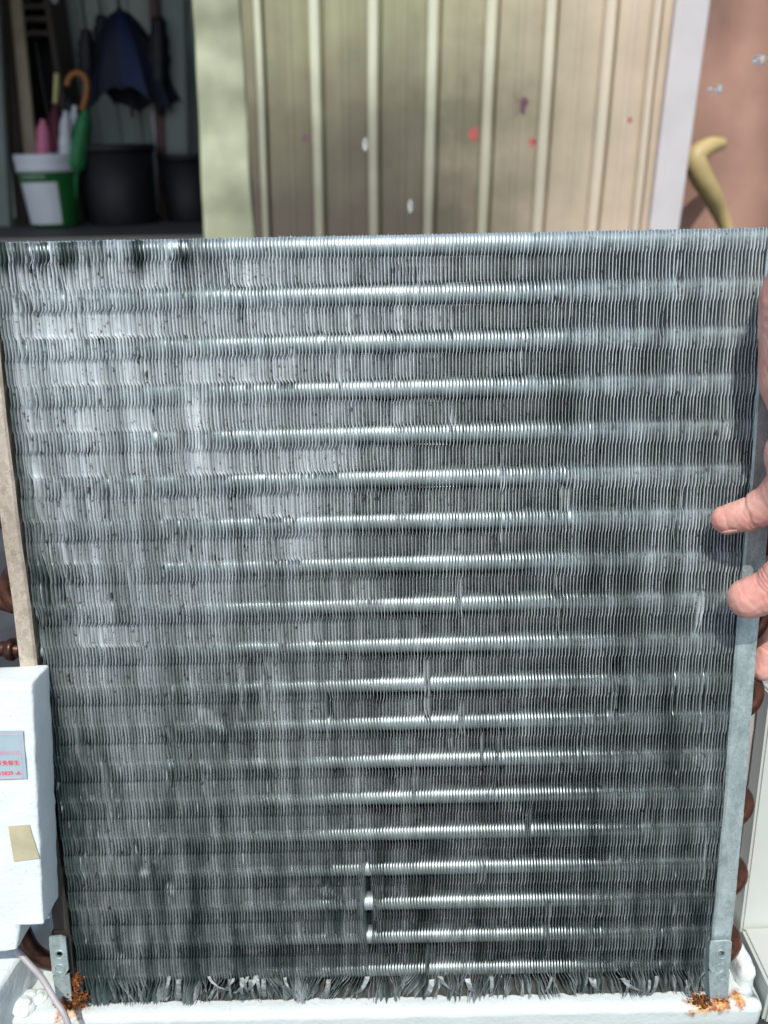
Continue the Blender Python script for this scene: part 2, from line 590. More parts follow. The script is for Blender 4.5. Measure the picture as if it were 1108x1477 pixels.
quads = []
for r_ in range(NR - 1):
    for c_ in range(NC - 1):
        a = r_ * NC + c_
        quads.append((a, a + 1, a + NC + 1, a + NC))
quads = np.array(quads)
CR = np.clip((ZCRUSH - ZR) / (ZCRUSH - ZBOT), 0, 1)
SLANT = math.tan(R(5.0))
for i in range(NF):
    le = np.interp(-ZR, -ZG, lean[i])
    li = np.interp(-ZR, -ZG, lipb[i])
    X = np.full((NR, NC), FX[i]) + SEC[None, :, 0] + nn[None, :] * SLANT
    X += (TZONE * .00019 + EDGE * .00011)[:, None] * np.clip(1 - nn / .012, 0, 1)[None, :]
    X += (1 - TZONE)[:, None] * (WAFF - LIP * .00029)[None, :] + TZONE[:, None] * (LIP * .00017)[None, :]
    X += le[:, None] * np.clip(1 - nn / .016, 0, 1)[None, :] + li[:, None] * LIP[None, :]
    Y = FRONT + np.repeat(nn[None, :], NR, 0) + (np.abs(li) * .35)[:, None] * LIP[None, :]
    Z = np.repeat(ZR[:, None], NC, 1)
    fl = np.clip(1 - nn / .016, 0, 1) ** .9
    wig = np.sin(CR * 5 + i * 1.7 + rng.uniform(0, 1.5)) * .0006
    X += ((CR ** 1.3) * tuft[i] * .0046 + CR * wig)[:, None] * (np.clip(1 - nn / .030, 0, 1) ** .6)[None, :] + (sig((CR - .28) / .10) * face[i] * .0034)[:, None] * np.clip(1 - nn / .0060, 0, 1)[None, :]
    Y += (-(CR ** 1.4) * tuft_out[i] * .0028)[:, None] * fl[None, :]
    Z += ((CR * fringe_len[i]) + (CR ** 1.5) * abs(tuft[i]) * .0007)[:, None]
    # top edge: a little uneven
    top = np.clip((ZR - ZTOP + .004) / .004, 0, 1)
    Z += (top * rng.normal(0, .00025))[:, None]
    me = np_mesh("fin", np.stack([X, Y, Z], -1).reshape(-1, 3), quads)
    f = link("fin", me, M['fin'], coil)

# flattened bits of fin standing out of the fringe
for q in range(26):
    px0 = rng.choice([rng.uniform(120, 560), rng.uniform(240, 420), rng.uniform(560, 1010)])
    c = coil_at(px0, rng.uniform(1405, 1412), FRONT - .002)
    ln, wd, sw = rng.uniform(.008, .0135), rng.uniform(.0016, .0034), rng.normal(.1, .5)
    tw = rng.normal(0, .6)
    bm = bmesh.new()
    prev_ = None
    for j in range(7):
        u = j / 6
        m = c + Vector((sw * ln * u ** 1.4, -.0035 * math.sin(u * 2.2) - .001, -ln * u * (1 - .15 * abs(sw))))
        a_ = tw * u + rng.normal(0, .1)
        hw = wd * .5 * (1 - .35 * u * (q % 3 == 0))
        e_ = Vector((math.cos(a_) * hw, math.sin(a_) * hw, rng.normal(0, .0002)))
        cur = (bm.verts.new(m - e_), bm.verts.new(m + e_))
        if prev_: bm.faces.new((prev_[0], prev_[1], cur[1], cur[0]))
        prev_ = cur
    tf = bm_obj("torn_fin", bm, M['fin_bare'], coil)
    tf.modifiers.new("thick", 'SOLIDIFY').thickness = .00015

# tubes: two staggered rows
bm = bmesh.new()
PF = (XR - XL) / NF
tp, tr = [], []
for i in range(NF + 1):
    x = XL + (i - .5 + .5) * PF
    tp += [(x - PF * .5 + .0001, 0, 0), (x - PF * .25, 0, 0), (x + PF * .2, 0, 0)]
    tr += [.0060, .00555, .00545]
add_tube(bm, tp, tr, 18)
t0 = bm_obj("tube", bm, M['tube'], coil, True)
n_t = 0
for row in (0, 1):
    for k in range(19 - row):
        o = t0 if n_t == 0 else t0.copy()
        if n_t: COL.objects.link(o)
        o.location = (0, row * .022, -(k + .5 * row) * PITCH_T)
        o.parent = coil
        n_t += 1

# end plates with folded flanges
ZE0, ZE1 = ZTOP + .001, coil_at(1040, 1395, FRONT).z


def end_plate(side, x_in, x0, x1, mat):
    bm = bmesh.new()
    yf = FRONT - .0022
    n = 26
    th = .0011
    prof = [(x_in, .034), (x_in, yf + .004), (x0 + side * .0004, yf + .0012), (x0 + side * .0016, yf), (x1, yf + .0004), (x1, yf + .0004 + th), (x0 + side * .0022, yf + th), (x_in + side * th, yf + .0046), (x_in + side * th, .034)]
    zs = np.linspace(ZE0, ZE1, n)
    ph = rng.uniform(0, 6)
    rings = []
    for j, z in enumerate(zs):
        w = .0004 * math.sin(z * 31 + ph) + .0002 * math.sin(z * 90)
        rings.append([bm.verts.new((x + w * (1 if y < 0 else 0), y, z)) for x, y in prof])
    m = len(prof)
    for a, b in zip(rings[:-1], rings[1:]):
        for q in range(m):
            bm.faces.new((a[q], a[(q + 1) % m], b[(q + 1) % m], b[q]))
    bm.faces.new(rings[0])
    bm.faces.new(rings[-1][::-1])
    return bm_obj("end_plate", bm, mat, coil)


xa, xb = coil_at(1056, 1000, FRONT - .002).x, coil_at(1087, 1000, FRONT - .002).x
plate_r = end_plate(1, XR + .0022, xa, xb, M['galv'])
plate_r['label'] = "pale galvanised end plate on the side of the hand"
xa2, xb2 = coil_at(38, 830, FRONT - .002).x, coil_at(12, 830, FRONT - .002).x
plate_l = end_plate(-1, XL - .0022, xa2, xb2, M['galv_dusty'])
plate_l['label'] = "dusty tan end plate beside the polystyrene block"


def tab(px_quad, holes, circles, parent, mat):
    """mounting tab: a bent plate with a hole and stamped circles, in coil coordinates"""
    n = FRONT - .0065
    c = [coil_at(x, y, n) for x, y in px_quad]
    bm = bmesh.new()
    # local square 0..1 mapped bilinearly; hole cut as a ring of faces
    hx, hy, hr = holes
    W_ = (c[1] - c[0]).length
    H_ = (c[3] - c[0]).length
    def mp(u, v, y=0):
        p = c[0] * (1 - u) * (1 - v) + c[1] * u * (1 - v) + c[2] * u * v + c[3] * (1 - u) * v
        return Vector((p.x, n + y, p.z))
    SEG = 24
    def outline(k):
        a = 2 * math.pi * (k + .5) / SEG
        return math.cos(a), math.sin(a)
    hole, rim = [], []
    th = .0014
    for y in (0, th):
        hole.append([bm.verts.new(mp(hx + hr / W_ * outline(k)[0], hy + hr / H_ * outline(k)[1], y)) for k in range(SEG)])
    sq = []
    for y in (0, th):
        ring = []
        for k in range(SEG):
            a = outline(k)
            s = min((1 - hx if a[0] > 0 else hx) / abs(a[0]) * W_, (hy if a[1] < 0 else .32) / abs(a[1]) * H_)
            ring.append(bm.verts.new(mp(hx + a[0] * s / W_, hy + a[1] * s / H_, y)))
        sq.append(ring)
    for k in range(SEG):
        q = (k + 1) % SEG
        bm.faces.new((hole[0][k], hole[0][q], sq[0][q], sq[0][k]))
        bm.faces.new((hole[1][k], sq[1][k], sq[1][q], hole[1][q]))
        bm.faces.new((hole[0][k], hole[1][k], hole[1][q], hole[0][q]))
        bm.faces.new((sq[0][k], sq[0][q], sq[1][q], sq[1][k]))
    vb = hy + .32
    # lower leaf
    vs = [mp(0, vb), mp(1, vb), mp(1, 1), mp(.8, 1.0), mp(.12, 1)]
    f0 = [bm.verts.new(v) for v in vs]
    f1 = [bm.verts.new(v + Vector((0, th, 0))) for v in vs]
    bm.faces.new(f0); bm.faces.new(f1[::-1])
    for k in range(5):
        bm.faces.new((f0[k], f1[k], f1[(k + 1) % 5], f0[(k + 1) % 5]))
    # side return back to the plate
    for u in (0,):
        vs = [mp(u, 0, th), mp(u, 1, th), mp(u, 1, .012), mp(u, 0, .012)]
        bm.faces.new([bm.verts.new(v) for v in vs])
    o = bm_obj("mounting_tab", bm, mat, parent)
    for (u, v, r) in circles:
        b2 = bmesh.new()
        ctr = mp(u, v, -.0002)
        add_tube(b2, [ctr + Vector((r * math.cos(a), 0, r * math.sin(a))) for a in np.linspace(0, 2 * math.pi, 25)], .0003, 6, False)
        bm_obj("stamped_ring", b2, mat, o, True)
    return o


tab([(1024, 1359), (1056, 1357), (1050, 1440), (1021, 1440)], (.55, .22, .0022), [(.55, .45, .0028), (.62, .60, .0030), (.55, .22, .0032)], plate_r, M['galv'])
tab([(70, 1352), (94, 1350), (104, 1444), (80, 1446)], (.55, .27, .0021), [(.5, .48, .003), (.55, .27, .0030)], plate_l, M['galv'])

# return bends
bm = bmesh.new()
arc = [(0 + .012 * 0, 0, 0)]
pts = [(-.006, 0, PITCH_T / 2)] + [(PITCH_T / 2 * math.sin(a) + .003, 0, PITCH_T / 2 * math.cos(a)) for a in np.linspace(0, math.pi, 15)] + [(-.006, 0, -PITCH_T / 2)]
add_tube(bm, pts, .0050, 14)
rb = bm_obj("return_bend", bm, M['copper'], coil, True)
first = True
for side, x0, pairs in ((1, XR + .004, (0, 2, 4, 6, 8, 10, 13, 15, 17)), (-1, XL - .004, (1, 3, 5, 7, 11, 13, 15))):
    for k in pairs:
        o = rb if first else rb.copy()
        if not first: COL.objects.link(o)
        first = False
        o.parent = coil
        o.location = (x0, 0.002, -(k + .5) * PITCH_T)
        o.rotation_euler = (0, 0, 0 if side > 0 else math.pi)


def coil_pt(px, py, n):
    return coil_at(px, py, n)


def pipe(pts, rad, name="copper_pipe"):
    bm = bmesh.new()
    add_tube(bm, spline(pts, 8), rad, 14)
    return bm_obj(name, bm, M['copper'], coil, True)


pipe([coil_pt(22, 872, .004), coil_pt(8, 868, .006), coil_pt(-30, 858, .010)], .0056)
pipe([coil_pt(30, 938, .004), coil_pt(4, 936, .004), coil_pt(-40, 940, .004)], .0046)
bm = bmesh.new()
a, b = coil_pt(22, 937, .004), coil_pt(8, 936, .004)
add_tube(bm, [a, a.lerp(b, .3), a.lerp(b, .6), b], [.0068, .0072, .0068, .0050], 16)
bm_obj("pipe_flare", bm, M['copper'], coil, True)
pipe([coil_pt(20, 1300, .0), coil_pt(33, 1345, .0), coil_pt(48, 1372, .0), coil_pt(70, 1386, .002), coil_pt(96, 1388, .006)], .0056)

# rust at the feet of both end plates: crumbly flakes
def rust_lump(name, cells, parent, n=220):
    bm = bmesh.new()
    for (px, py, nd, spread, size) in cells:
        c = coil_at(px, py, nd)
        for _ in range(n):
            p = c + Vector((rng.normal(0, 1) * spread, rng.normal(0, .5) * spread, rng.normal(0, .8) * spread))
            m = Matrix.Translation(p) @ Matrix.Rotation(rng.uniform(0, 6), 4, Vector(rng.normal(0, 1, 3))) @ Matrix.Diagonal((1, rng.uniform(.4, 1), rng.uniform(.2, .6), 1))
            bmesh.ops.create_icosphere(bm, subdivisions=1, radius=size * rng.uniform(.4, 1.2), matrix=m)
    o = bm_obj(name, bm, M['rust_haze'], parent)
    o['kind'] = 'stuff'
    return o


rust_lump("rust_crust", [(103, 1415, FRONT - .001, .0030, .0016), (100, 1436, FRONT - .003, .0034, .0016), (112, 1442, FRONT - .004, .0032, .0013), (92, 1446, FRONT - .006, .0022, .0011)], plate_l)
rust_lump("rust_crust", [(1014, 1446, FRONT - .006, .0026, .0013), (1040, 1444, FRONT - .004, .0030, .0010), (1004, 1440, FRONT - .003, .0028, .0010)], plate_r, 90)

# ------------------------------------------------------------------ polystyrene
def rough_box(name, mat, M_, x0, x1, y0, y1, z0, z1, step=.006, amp=.0007, parent=None, outline=None, bevel=.003):
    """box of foam, finely cut and worn by noise (M_ is its frame)"""
    bm = bmesh.new()
    if outline:
        add_prism(bm, outline, y0, y1)
    else:
        add_box(bm, x0, x1, y0, y1, z0, z1)
    bmesh.ops.recalc_face_normals(bm, faces=bm.faces[:])
    if bevel:
        bmesh.ops.bevel(bm, geom=bm.edges[:], offset=bevel, segments=2, profile=.5, affect='EDGES')
    for ax in range(3):
        co = [v.co[ax] for v in bm.verts]
        lo, hi = min(co), max(co)
        for q in np.arange(lo + step, hi - step * .3, step):
            nrm = Vector((0, 0, 0)); nrm[ax] = 1
            pl = Vector((0, 0, 0)); pl[ax] = q
            bmesh.ops.bisect_plane(bm, geom=bm.verts[:] + bm.edges[:] + bm.faces[:], plane_co=pl, plane_no=nrm)
    bm.normal_update()
    for v in bm.verts:
        q = v.co * 90
        v.co += v.normal * (noise.noise(q) * amp * .4 + noise.noise(v.co * 330) * amp)
    o = bm_obj(name, bm, mat, parent, True)
    o.matrix_world = M_
    return o


TRAY_Z = (COIL_M @ Vector((0, FRONT, ZBOT))).z - .0035
FLOOR_Z = TRAY_Z - .022
front_y = PZ(560, 1462, TRAY_Z).y
tray_r = PZ(1094, 1430, TRAY_Z).x
M['foam_tray'] = mat_foam("stained_polystyrene", (.60, .665, .655), [(PZ(104, 1449, TRAY_Z), .013), (PZ(1012, 1450, TRAY_Z), .011), (PZ(1066, 1440, TRAY_Z), .007), (PZ(1040, 1446, TRAY_Z), .007)])
tray = rough_box("foam_tray", M['foam_tray'], Matrix.Identity(4), -.30, tray_r, front_y, front_y + .16, FLOOR_Z + .0005, TRAY_Z, .008, .0008, bevel=.004)
tag(tray, "white polystyrene tray lying flat under the crushed bottom edge of the coil", "foam tray")
pa, pb = PZ(1064, 1425, TRAY_Z), PZ(1094, 1425, TRAY_Z)
lipc = rough_box("raised_corner", M['foam'], Matrix.Identity(4), pa.x, tray_r - .001, front_y + .012, front_y + .13, TRAY_Z - .004, TRAY_Z + .016, .006, .0009, tray, bevel=.005)

# dark lumpy bed added as the shade under the fins
bm = bmesh.new()
g = []
for i, x in enumerate(np.linspace(XL + .002, XR - .002, 220)):
    row = []
    for j, n_ in enumerate(np.linspace(FRONT + .0015, .036, 12)):
        w = COIL_M @ Vector((x, n_, ZBOT))
        e_ = min(1, j / 2) * min(1, (11 - j) / 2)
        hgt = (.0045 + .004 * noise.noise(Vector((x * 120, n_ * 160, 0))) + .002 * noise.noise(Vector((x * 420, n_ * 400, 3)))) * e_
        row.append(bm.verts.new((w.x, w.y + .0018 * noise.noise(Vector((x * 150, 5, 0))), TRAY_Z + max(0, hgt) + .0004)))
    g.append(row)
for i in range(219):
    for j in range(11):
        bm.faces.new((g[i][j], g[i + 1][j], g[i + 1][j + 1], g[i][j + 1]))
shade = bm_obj("shade_bed", bm, plain("dark_shade", (.05, .05, .045), .95, 0, .6, 220), None, False)
tag(shade, "dark bed added as the shade under the crushed fins on the white tray", "shade", kind="stuff")

# upright block on the left with a sticker, in the coil's frame
BN = FRONT - .026
def bq(px, py): 
    p = coil_at(px, py, BN)
    return (p.x, p.z)
out = [bq(46, 985), bq(63, 1334), bq(28, 1336), bq(24, 1372), bq(-120, 1384), bq(-120, 992)]
block = rough_box("foam_block", M['foam'], COIL_M, 0, 0, BN, BN + .026, 0, 0, .006, .0007, outline=out, bevel=.0013)
tag(block, "white polystyrene block with a blue grey warning sticker beside the coil", "foam block")
# crumbled beads on its inner edge
bm = bmesh.new()
for _ in range(46):
    v = rng.random()
    p = coil_at(52 + 22 * v, 962 + 375 * v, BN + .026)
    p.y = BN + rng.uniform(.020, .028)
    p.x += rng.normal(0, .0006)
    bmesh.ops.create_icosphere(bm, subdivisions=2, radius=rng.uniform(.0006, .0017), matrix=Matrix.Translation(p))
beads = bm_obj("loose_beads", bm, M['foam'], block, True)
beads['kind'] = 'stuff'

SN = BN - .0006
def sheet(name, pxs, n, mat, parent, th=.0003):
    bm = bmesh.new()
    a = [bm.verts.new(coil_at(x, y, n)) for x, y in pxs]
    b = [bm.verts.new(v.co + Vector((0, th, 0))) for v in a]
    bm.faces.new(a); bm.faces.new(b[::-1])
    k = len(a)
    for i in range(k):
        bm.faces.new((a[i], b[i], b[(i + 1) % k], a[(i + 1) % k]))
    return bm_obj(name, bm, mat, parent)


sticker = sheet("sticker", [(-95, 1055), (33, 1054), (39, 1123), (-95, 1128)], SN - .0006, M['sticker'], block)
tape = sheet("tape_piece", [(12, 1192), (42, 1190), (57, 1238), (20, 1243)], SN - .0004, M['tape'], block)


def text(body, px_r, py, h_px, mat, parent, n, name="lettering", squeeze=1.0):
    cu = bpy.data.curves.new(name, 'FONT')
    cu.body = body
    cu.align_x = 'RIGHT'
    p = coil_at(px_r, py, n)
    h = (coil_at(px_r, py - h_px, n) - p).length
    cu.size = h * 1.35
    cu.extrude = .00004
    cu.offset = .00004
    ob = bpy.data.objects.new(name, cu)
    COL.objects.link(ob)
    bpy.context.view_layer.update()
    dg = bpy.context.evaluated_depsgraph_get()
    me = bpy.data.meshes.new_from_object(ob.evaluated_get(dg))
    bpy.data.objects.remove(ob)
    Rm = Matrix.Translation(p) @ Matrix.Rotation(R(90), 4, 'X') @ Matrix.Diagonal((squeeze, 1, 1, 1))
    me.transform(Rm)
    me.materials.clear()
    return link(name, me, mat, parent)


LN = SN - .0008
text("以免發生", 28.5, 1103, 5.6, M['red_ink'], sticker, LN)
text("15829 -A", 30, 1117.5, 5.6, M['red_ink'], sticker, LN)
text("請勿沖洗", 29.5, 1088, 5.2, M['pink_ink'], sticker, LN)
sheet("printed_line", [(-95, 1060.2), (27, 1059.6), (27, 1060.6), (-95, 1061.2)], LN, M['pink_ink'], sticker)
sheet("printed_line", [(-95, 1123.4), (33, 1121.8), (33, 1122.8), (-95, 1124.4)], LN, M['pink_ink'], sticker)
sheet("printed_line", [(28.0, 1060), (28.8, 1060), (32.8, 1122), (32, 1122)], LN, M['pink_ink'], sticker)

# lower left: broken polystyrene by the cable
c1 = rough_box("foam_chunk", M['foam'], Matrix.Translation(PZ(2, 1455, TRAY_Z)) @ Matrix.Rotation(R(-12), 4, 'Z'), -.06, .012, -.02, .05, -.01, .035, .006, .0012)
tag(c1, "squared white polystyrene chunk on the tray in front of the block", "foam chunk")
for i, (px, py, r, lab) in enumerate([(36, 1452, .008, "small torn polystyrene lump lying by the grey cable"), (58, 1440, .005, "tiny torn polystyrene crumb just behind the grey cable")]):
    p = PZ(px, py, TRAY_Z)
    bm = bmesh.new()
    bmesh.ops.create_icosphere(bm, subdivisions=3, radius=r)
    for v in bm.verts:
        v.co *= 1 + .55 * noise.noise(v.co * 160 + Vector((i * 7, 0, 0)))
        v.co.z *= .55
    o = bm_obj("foam_crumb", bm, M['foam'], None, False)
    o.location = p + Vector((0, 0, r * .35))
    tag(o, lab, "foam crumb", "torn foam crumbs on the tray")

# foam liner and casing on the right, behind the plate
LNN = .046
ptsr = [(coil_at(980, 860, LNN)), (coil_at(1125, 860, LNN)), (coil_at(1066, 1425, LNN)), (coil_at(960, 1425, LNN))]
liner = rough_box("foam_liner", M['foam_shaded'], COIL_M, 0, 0, LNN, LNN + .03, 0, 0, .008, .0011, outline=[(p.x, p.z) for p in ptsr], bevel=.003)
tag(liner, "polystyrene liner greyed by painted-in shade standing behind the return bends of the coil", "foam liner")
CN = .028
ptsr = [(coil_at(1112, 1000, CN)), (coil_at(1240, 1000, CN)), (coil_at(1230, 1462, CN)), (coil_at(1096, 1462, CN)), (coil_at(1062, 1398, CN))]
bm = bmesh.new()
add_prism(bm, [(p.x, p.z) for p in ptsr], CN, CN + .016)
bmesh.ops.bevel(bm, geom=bm.edges[:], offset=.0015, segments=2, affect='EDGES')
casing = bm_obj("casing_panel", bm, M['casing'])
casing.matrix_world = COIL_M
tag(casing, "smooth off white casing panel standing beside the foam liner", "casing panel")

bm = bmesh.new()
add_box(bm, tray_r + .003, tray_r + .12, front_y + .003, front_y + .05, FLOOR_Z + .0008, TRAY_Z + .012)
bmesh.ops.bevel(bm, geom=bm.edges[:], offset=.002, segments=2, affect='EDGES')
tag(bm_obj("plastic_base", bm, M['casing']), "pale plastic base end just past the raised corner of the tray", "plastic base")

# cable
bm = bmesh.new()
cp = [P(22, 1368, .535), P(44, 1392, .532), P(60, 1410, .528), P(78, 1440, .522), P(94, 1466, .518), P(104, 1500, .518), P(112, 1560, .525)]
add_tube(bm, spline(cp, 8), .0019, 10)
cable = bm_obj("cable", bm, M['cable'], None, True)
tag(cable, "thin grey cable drooping over the white tray below the copper elbow", "cable")

# ------------------------------------------------------------------ ground and sky-side structure
bm = bmesh.new()
add_box(bm, -30, 30, -30, 40, FLOOR_Z - .2, FLOOR_Z)
fl = bm_obj("ground", bm, M['floor'])
tag(fl, kind="structure")

# ------------------------------------------------------------------ the hand
def capsule_chain(bm, pts, rads):
    """tapered capsules along a chain of joints, overlapping at the joints"""
    for (p, q), (ra, rb_) in zip(zip(pts[:-1], pts[1:]), zip(rads[:-1], rads[1:])):
        p, q = Vector(p), Vector(q)
        L = (q - p).length
        t = (q - p).normalized()
        prof = []
        for a in np.linspace(-90, 0, 7):
            prof.append((p + t * (ra * math.sin(R(a))), max(1e-5, ra * math.cos(R(a)))))
        for a in np.linspace(0, 90, 7):
            prof.append((q + t * (rb_ * math.sin(R(a))), max(1e-5, rb_ * math.cos(R(a)))))
        add_tube(bm, [x for x, _ in prof], [r for _, r in prof], 16)


bm = bmesh.new()
mm = .001
capsule_chain(bm, [P(1150, 690, .425), P(1118, 722, .440), P(1080, 742, .4500), P(1047, 749, .4570)], [.0130, .0110, .0096, .0080])           # index
capsule_chain(bm, [P(1190, 735, .425), P(1150, 820, .445), P(1108, 853, .457), P(1080, 863, .4615)], [.016, .0130, .0122, .0116])           # thumb
capsule_chain(bm, [P(1165, 700, .445), P(1185, 815, .475), P(1128, 895, .500), P(1106, 945, .504), P(1100, 964, .505)], [.0120, .0105, .0098, .0088, .0078])   # middle, behind the plate
capsule_chain(bm, [P(1180, 670, .46), P(1195, 760, .50), P(1140, 800, .525), P(1085, 820, .53)], [.0115, .0100, .0090, .0078])
capsule_chain(bm, [P(1185, 640, .47), P(1195, 700, .505), P(1150, 730, .53), P(1105, 745, .532)], [.0105, .0088, .0078, .0068])
capsule_chain(bm, [P(1190, 620, .425), P(1152, 655, .424), P(1150, 690, .427)], [.020, .0165, .014])
capsule_chain(bm, [P(1215, 620, .43), P(1172, 690, .447)], [.021, .014])
capsule_chain(bm, [P(1225, 630, .44), P(1186, 670, .462)], [.020, .013])
capsule_chain(bm, [P(1225, 640, .43), P(1195, 725, .428)], [.023, .017])
capsule_chain(bm, [P(1205, 640, .428), P(1166, 545, .425), P(1168, 430, .412), P(1225, 330, .39), P(1400, 215, .36), P(1900, 60, .30)], [.023, .0235, .0235, .026, .032, .040])
hand = bm_obj("person", bm, M['skin'], None, True)
tag(hand, "bare hand and forearm gripping the end plate of the coil", "person")
rm = hand.modifiers.new("remesh", 'REMESH')
rm.mode = 'VOXEL'
rm.voxel_size = .0008
rm.use_smooth_shade = True
sm = hand.modifiers.new("smooth", 'SMOOTH')
sm.iterations = 18
sm.factor = .6
# the remeshed skin is baked, then creased across the finger joints
bpy.context.view_layer.update()
hm = bpy.data.meshes.new_from_object(hand.evaluated_get(bpy.context.evaluated_depsgraph_get()))
hand.modifiers.clear()
hand.data = hm
co = np.empty(len(hm.vertices) * 3, np.float32)
no = np.empty_like(co)
hm.vertices.foreach_get("co", co)
hm.vertices.foreach_get("normal", no)
co = co.reshape(-1, 3)
no = no.reshape(-1, 3)
NAILS = []
for p0, p1, r, folds in ((P(1118, 722, .440), P(1047, 749, .4570), .0125, (.50, .55, .46, .93, .9)), (P(1150, 820, .445), P(1080, 863, .4615), .0150, (.50, .56, .44, .62, .9)), (P(1128, 895, .500), P(1100, 964, .505), .0110, (.45, .52, .6))):
    p0, p1 = np.array(p0), np.array(p1)
    L = np.linalg.norm(p1 - p0)
    ax_ = (p1 - p0) / L
    d = co - p0
    t_ = d @ ax_
    rad = np.linalg.norm(d - t_[:, None] * ax_, axis=1)
    for f in folds:
        wob = np.sin(co[:, 2] * 900 + f * 40) * .0005 + np.sin(co[:, 0] * 600) * .0004
        g = np.exp(-((t_ - f * L + wob) / .0007) ** 2) * (rad < r * 1.25) * (.00055 if f < .8 else .0002)
        co -= no * g[:, None]
# finger print scale unevenness
co += no * (np.sin(co[:, 0] * 1100 + np.sin(co[:, 1] * 800) * 2) * np.sin(co[:, 2] * 1000 + np.cos(co[:, 0] * 700)) * .00012)[:, None]
hm.vertices.foreach_set("co", co.ravel())
hm.update()
hm.shade_smooth()


def nail(tip, prev, side, r, w, back, fwd):
    ax = (tip - prev).normalized()
    side = (side - ax * side.dot(ax)).normalized()
    bn = ax.cross(side)
    bm = bmesh.new()
    g = []
    for i in range(9):
        row = []
        u = i / 8
        for j in range(9):
            v = (j / 8 - .5) * 2
            ww = w * (1 - .55 * max(0, (u - .6) / .4) ** 2) * (1 - .35 * max(0, (.25 - u) / .25) ** 2)
            ang = v * ww
            rr = r * (1 - .30 * max(0, (u - .55) / .45) ** 2) + .0001
            row.append(bm.verts.new(tip + ax * (-back + (back + fwd) * u - .0006 * v * v) + (side * math.cos(ang) + bn * math.sin(ang)) * rr))
        g.append(row)
    for i in range(8):
        for j in range(8):
            bm.faces.new((g[i][j], g[i + 1][j], g[i + 1][j + 1], g[i][j + 1]))
    o = bm_obj("fingernail", bm, M['nail'], hand, True)
    o.modifiers.new("thick", 'SOLIDIFY').thickness = .0006


nail(P(1047, 749, .4570), P(1080, 742, .4500), -UPV * .8 + FW * .1, .0079, .75, .0065, .0050)

# ------------------------------------------------------------------ background: corrugated wall
WY = 2.9
WZ0, WZ1 = FLOOR_Z, 1.55
wall = empty("corrugated_wall", loc=(0, WY, FLOOR_Z))
tag(wall, "cream ribbed sheet steel wall, darker low down, with red spots behind the coil", "wall")


def wall_x(px0, px340):
    """wall x as a line in z through the photograph's points at y=0 and y=340"""
    a, b = PY(px0, 0, WY), PY(px340, 340, WY)
    return lambda z: b.x + (a.x - b.x) * (z - b.z) / (a.z - b.z)


ribs = [(372, 386), (455, 463), (540, 540), (627, 619), (711, 696), (797, 776), (884, 853), (950, 915)]
ribf = [wall_x(*r) for r in ribs]
lf, rf_ = wall_x(345, 366), wall_x(978, 938)
zs = np.linspace(WZ0, WZ1, 30)
bm = bmesh.new()
rings = []
for z in zs:
    pr = [(lf(z), 0)]
    for q, f in enumerate(ribf):
        w = .030 if 0 < q < 7 else .022
        x = f(z) + .003 * noise.noise(Vector((q * 3.1, z * 2, 0)))
        # a half round rib with a folded seam along one side
        pr += [(x - w * .85, 0.004), (x - w * .8, -.006), (x - w * .55, -.018), (x - w * .2, -.024), (x + w * .15, -.022), (x + w * .42, -.012), (x + w * .5, .02), (x + w * .72, .022), (x + w * .86, 0)]
        if q < 7:
            xm = (f(z) + ribf[q + 1](z)) / 2
            pr += [(xm - .012, 0.0), (xm - .008, -.003), (xm + .008, -.003), (xm + .012, 0)]
    pr.append((rf_(z), 0))
    rings.append([bm.verts.new((x, y + .0035 * noise.noise(Vector((x * 6, z * 5, 1))), z - FLOOR_Z)) for x, y in pr])
for a, b in zip(rings[:-1], rings[1:]):
    for k in range(len(a) - 1):
        bm.faces.new((a[k], a[k + 1], b[k + 1], b[k]))
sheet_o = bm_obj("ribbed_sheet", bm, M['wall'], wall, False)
sd = sheet_o.modifiers.new("thick", 'SOLIDIFY')
sd.thickness = .002
from mathutils.bvhtree import BVHTree
bpy.context.view_layer.update()
BVH = BVHTree.FromObject(sheet_o, bpy.context.evaluated_depsgraph_get())
# crinkled flashing at its left end
fa, fb = wall_x(274, 291), wall_x(346, 367)
bm = bmesh.new()
g = []
for z in np.linspace(WZ0, WZ1, 60):
    row = []
    for j in range(16):
        u = j / 15
        x = fa(z) * (1 - u) + fb(z) * u
        y = -.012 - .034 * noise.noise(Vector((x * 7, 0, z * 5.5))) - .006 * noise.noise(Vector((x * 18 + 5, 0, z * 13)))
        if j == 0: y += .05
        row.append(bm.verts.new((x, y, z - FLOOR_Z)))
    g.append(row)
for i in range(59):
    for j in range(15):
        bm.faces.new((g[i][j], g[i + 1][j], g[i + 1][j + 1], g[i][j + 1]))
fo = bm_obj("flashing", bm, M['flash'], wall, True)
sd = fo.modifiers.new("thick", 'SOLIDIFY')
sd.thickness = .002
# end trim on the right
ta, tb = wall_x(976, 936), wall_x(1018, 972)
bm = bmesh.new()
rings = []
for z in (WZ0, .3, .6, .9, WZ1):
    x0, x1 = ta(z), tb(z)
    rings.append([bm.verts.new((x, y, z - FLOOR_Z)) for x, y in ((x0 - .01, .012), (x0 - .01, -.03), (x0 + .012, -.036), (x1, -.036), (x1 + .004, -.03), (x1 + .004, .06), (x0 - .01, .06))])
for a, b in zip(rings[:-1], rings[1:]):
    for k in range(7):
        bm.faces.new((a[k], a[(k + 1) % 7], b[(k + 1) % 7], b[k]))
bm.faces.new(rings[0]); bm.faces.new(rings[-1][::-1])
bm_obj("end_trim", bm, plain("lilac_grey_trim", (.58, .55, .55), .5, 0, .1, 5), wall)
M['red_paint'] = plain("red_paint", (.46, .10, .09), .5, 0, .3, 40)
M['dark_paint'] = plain("dark_stain", (.16, .07, .10), .6, 0, .3, 40)
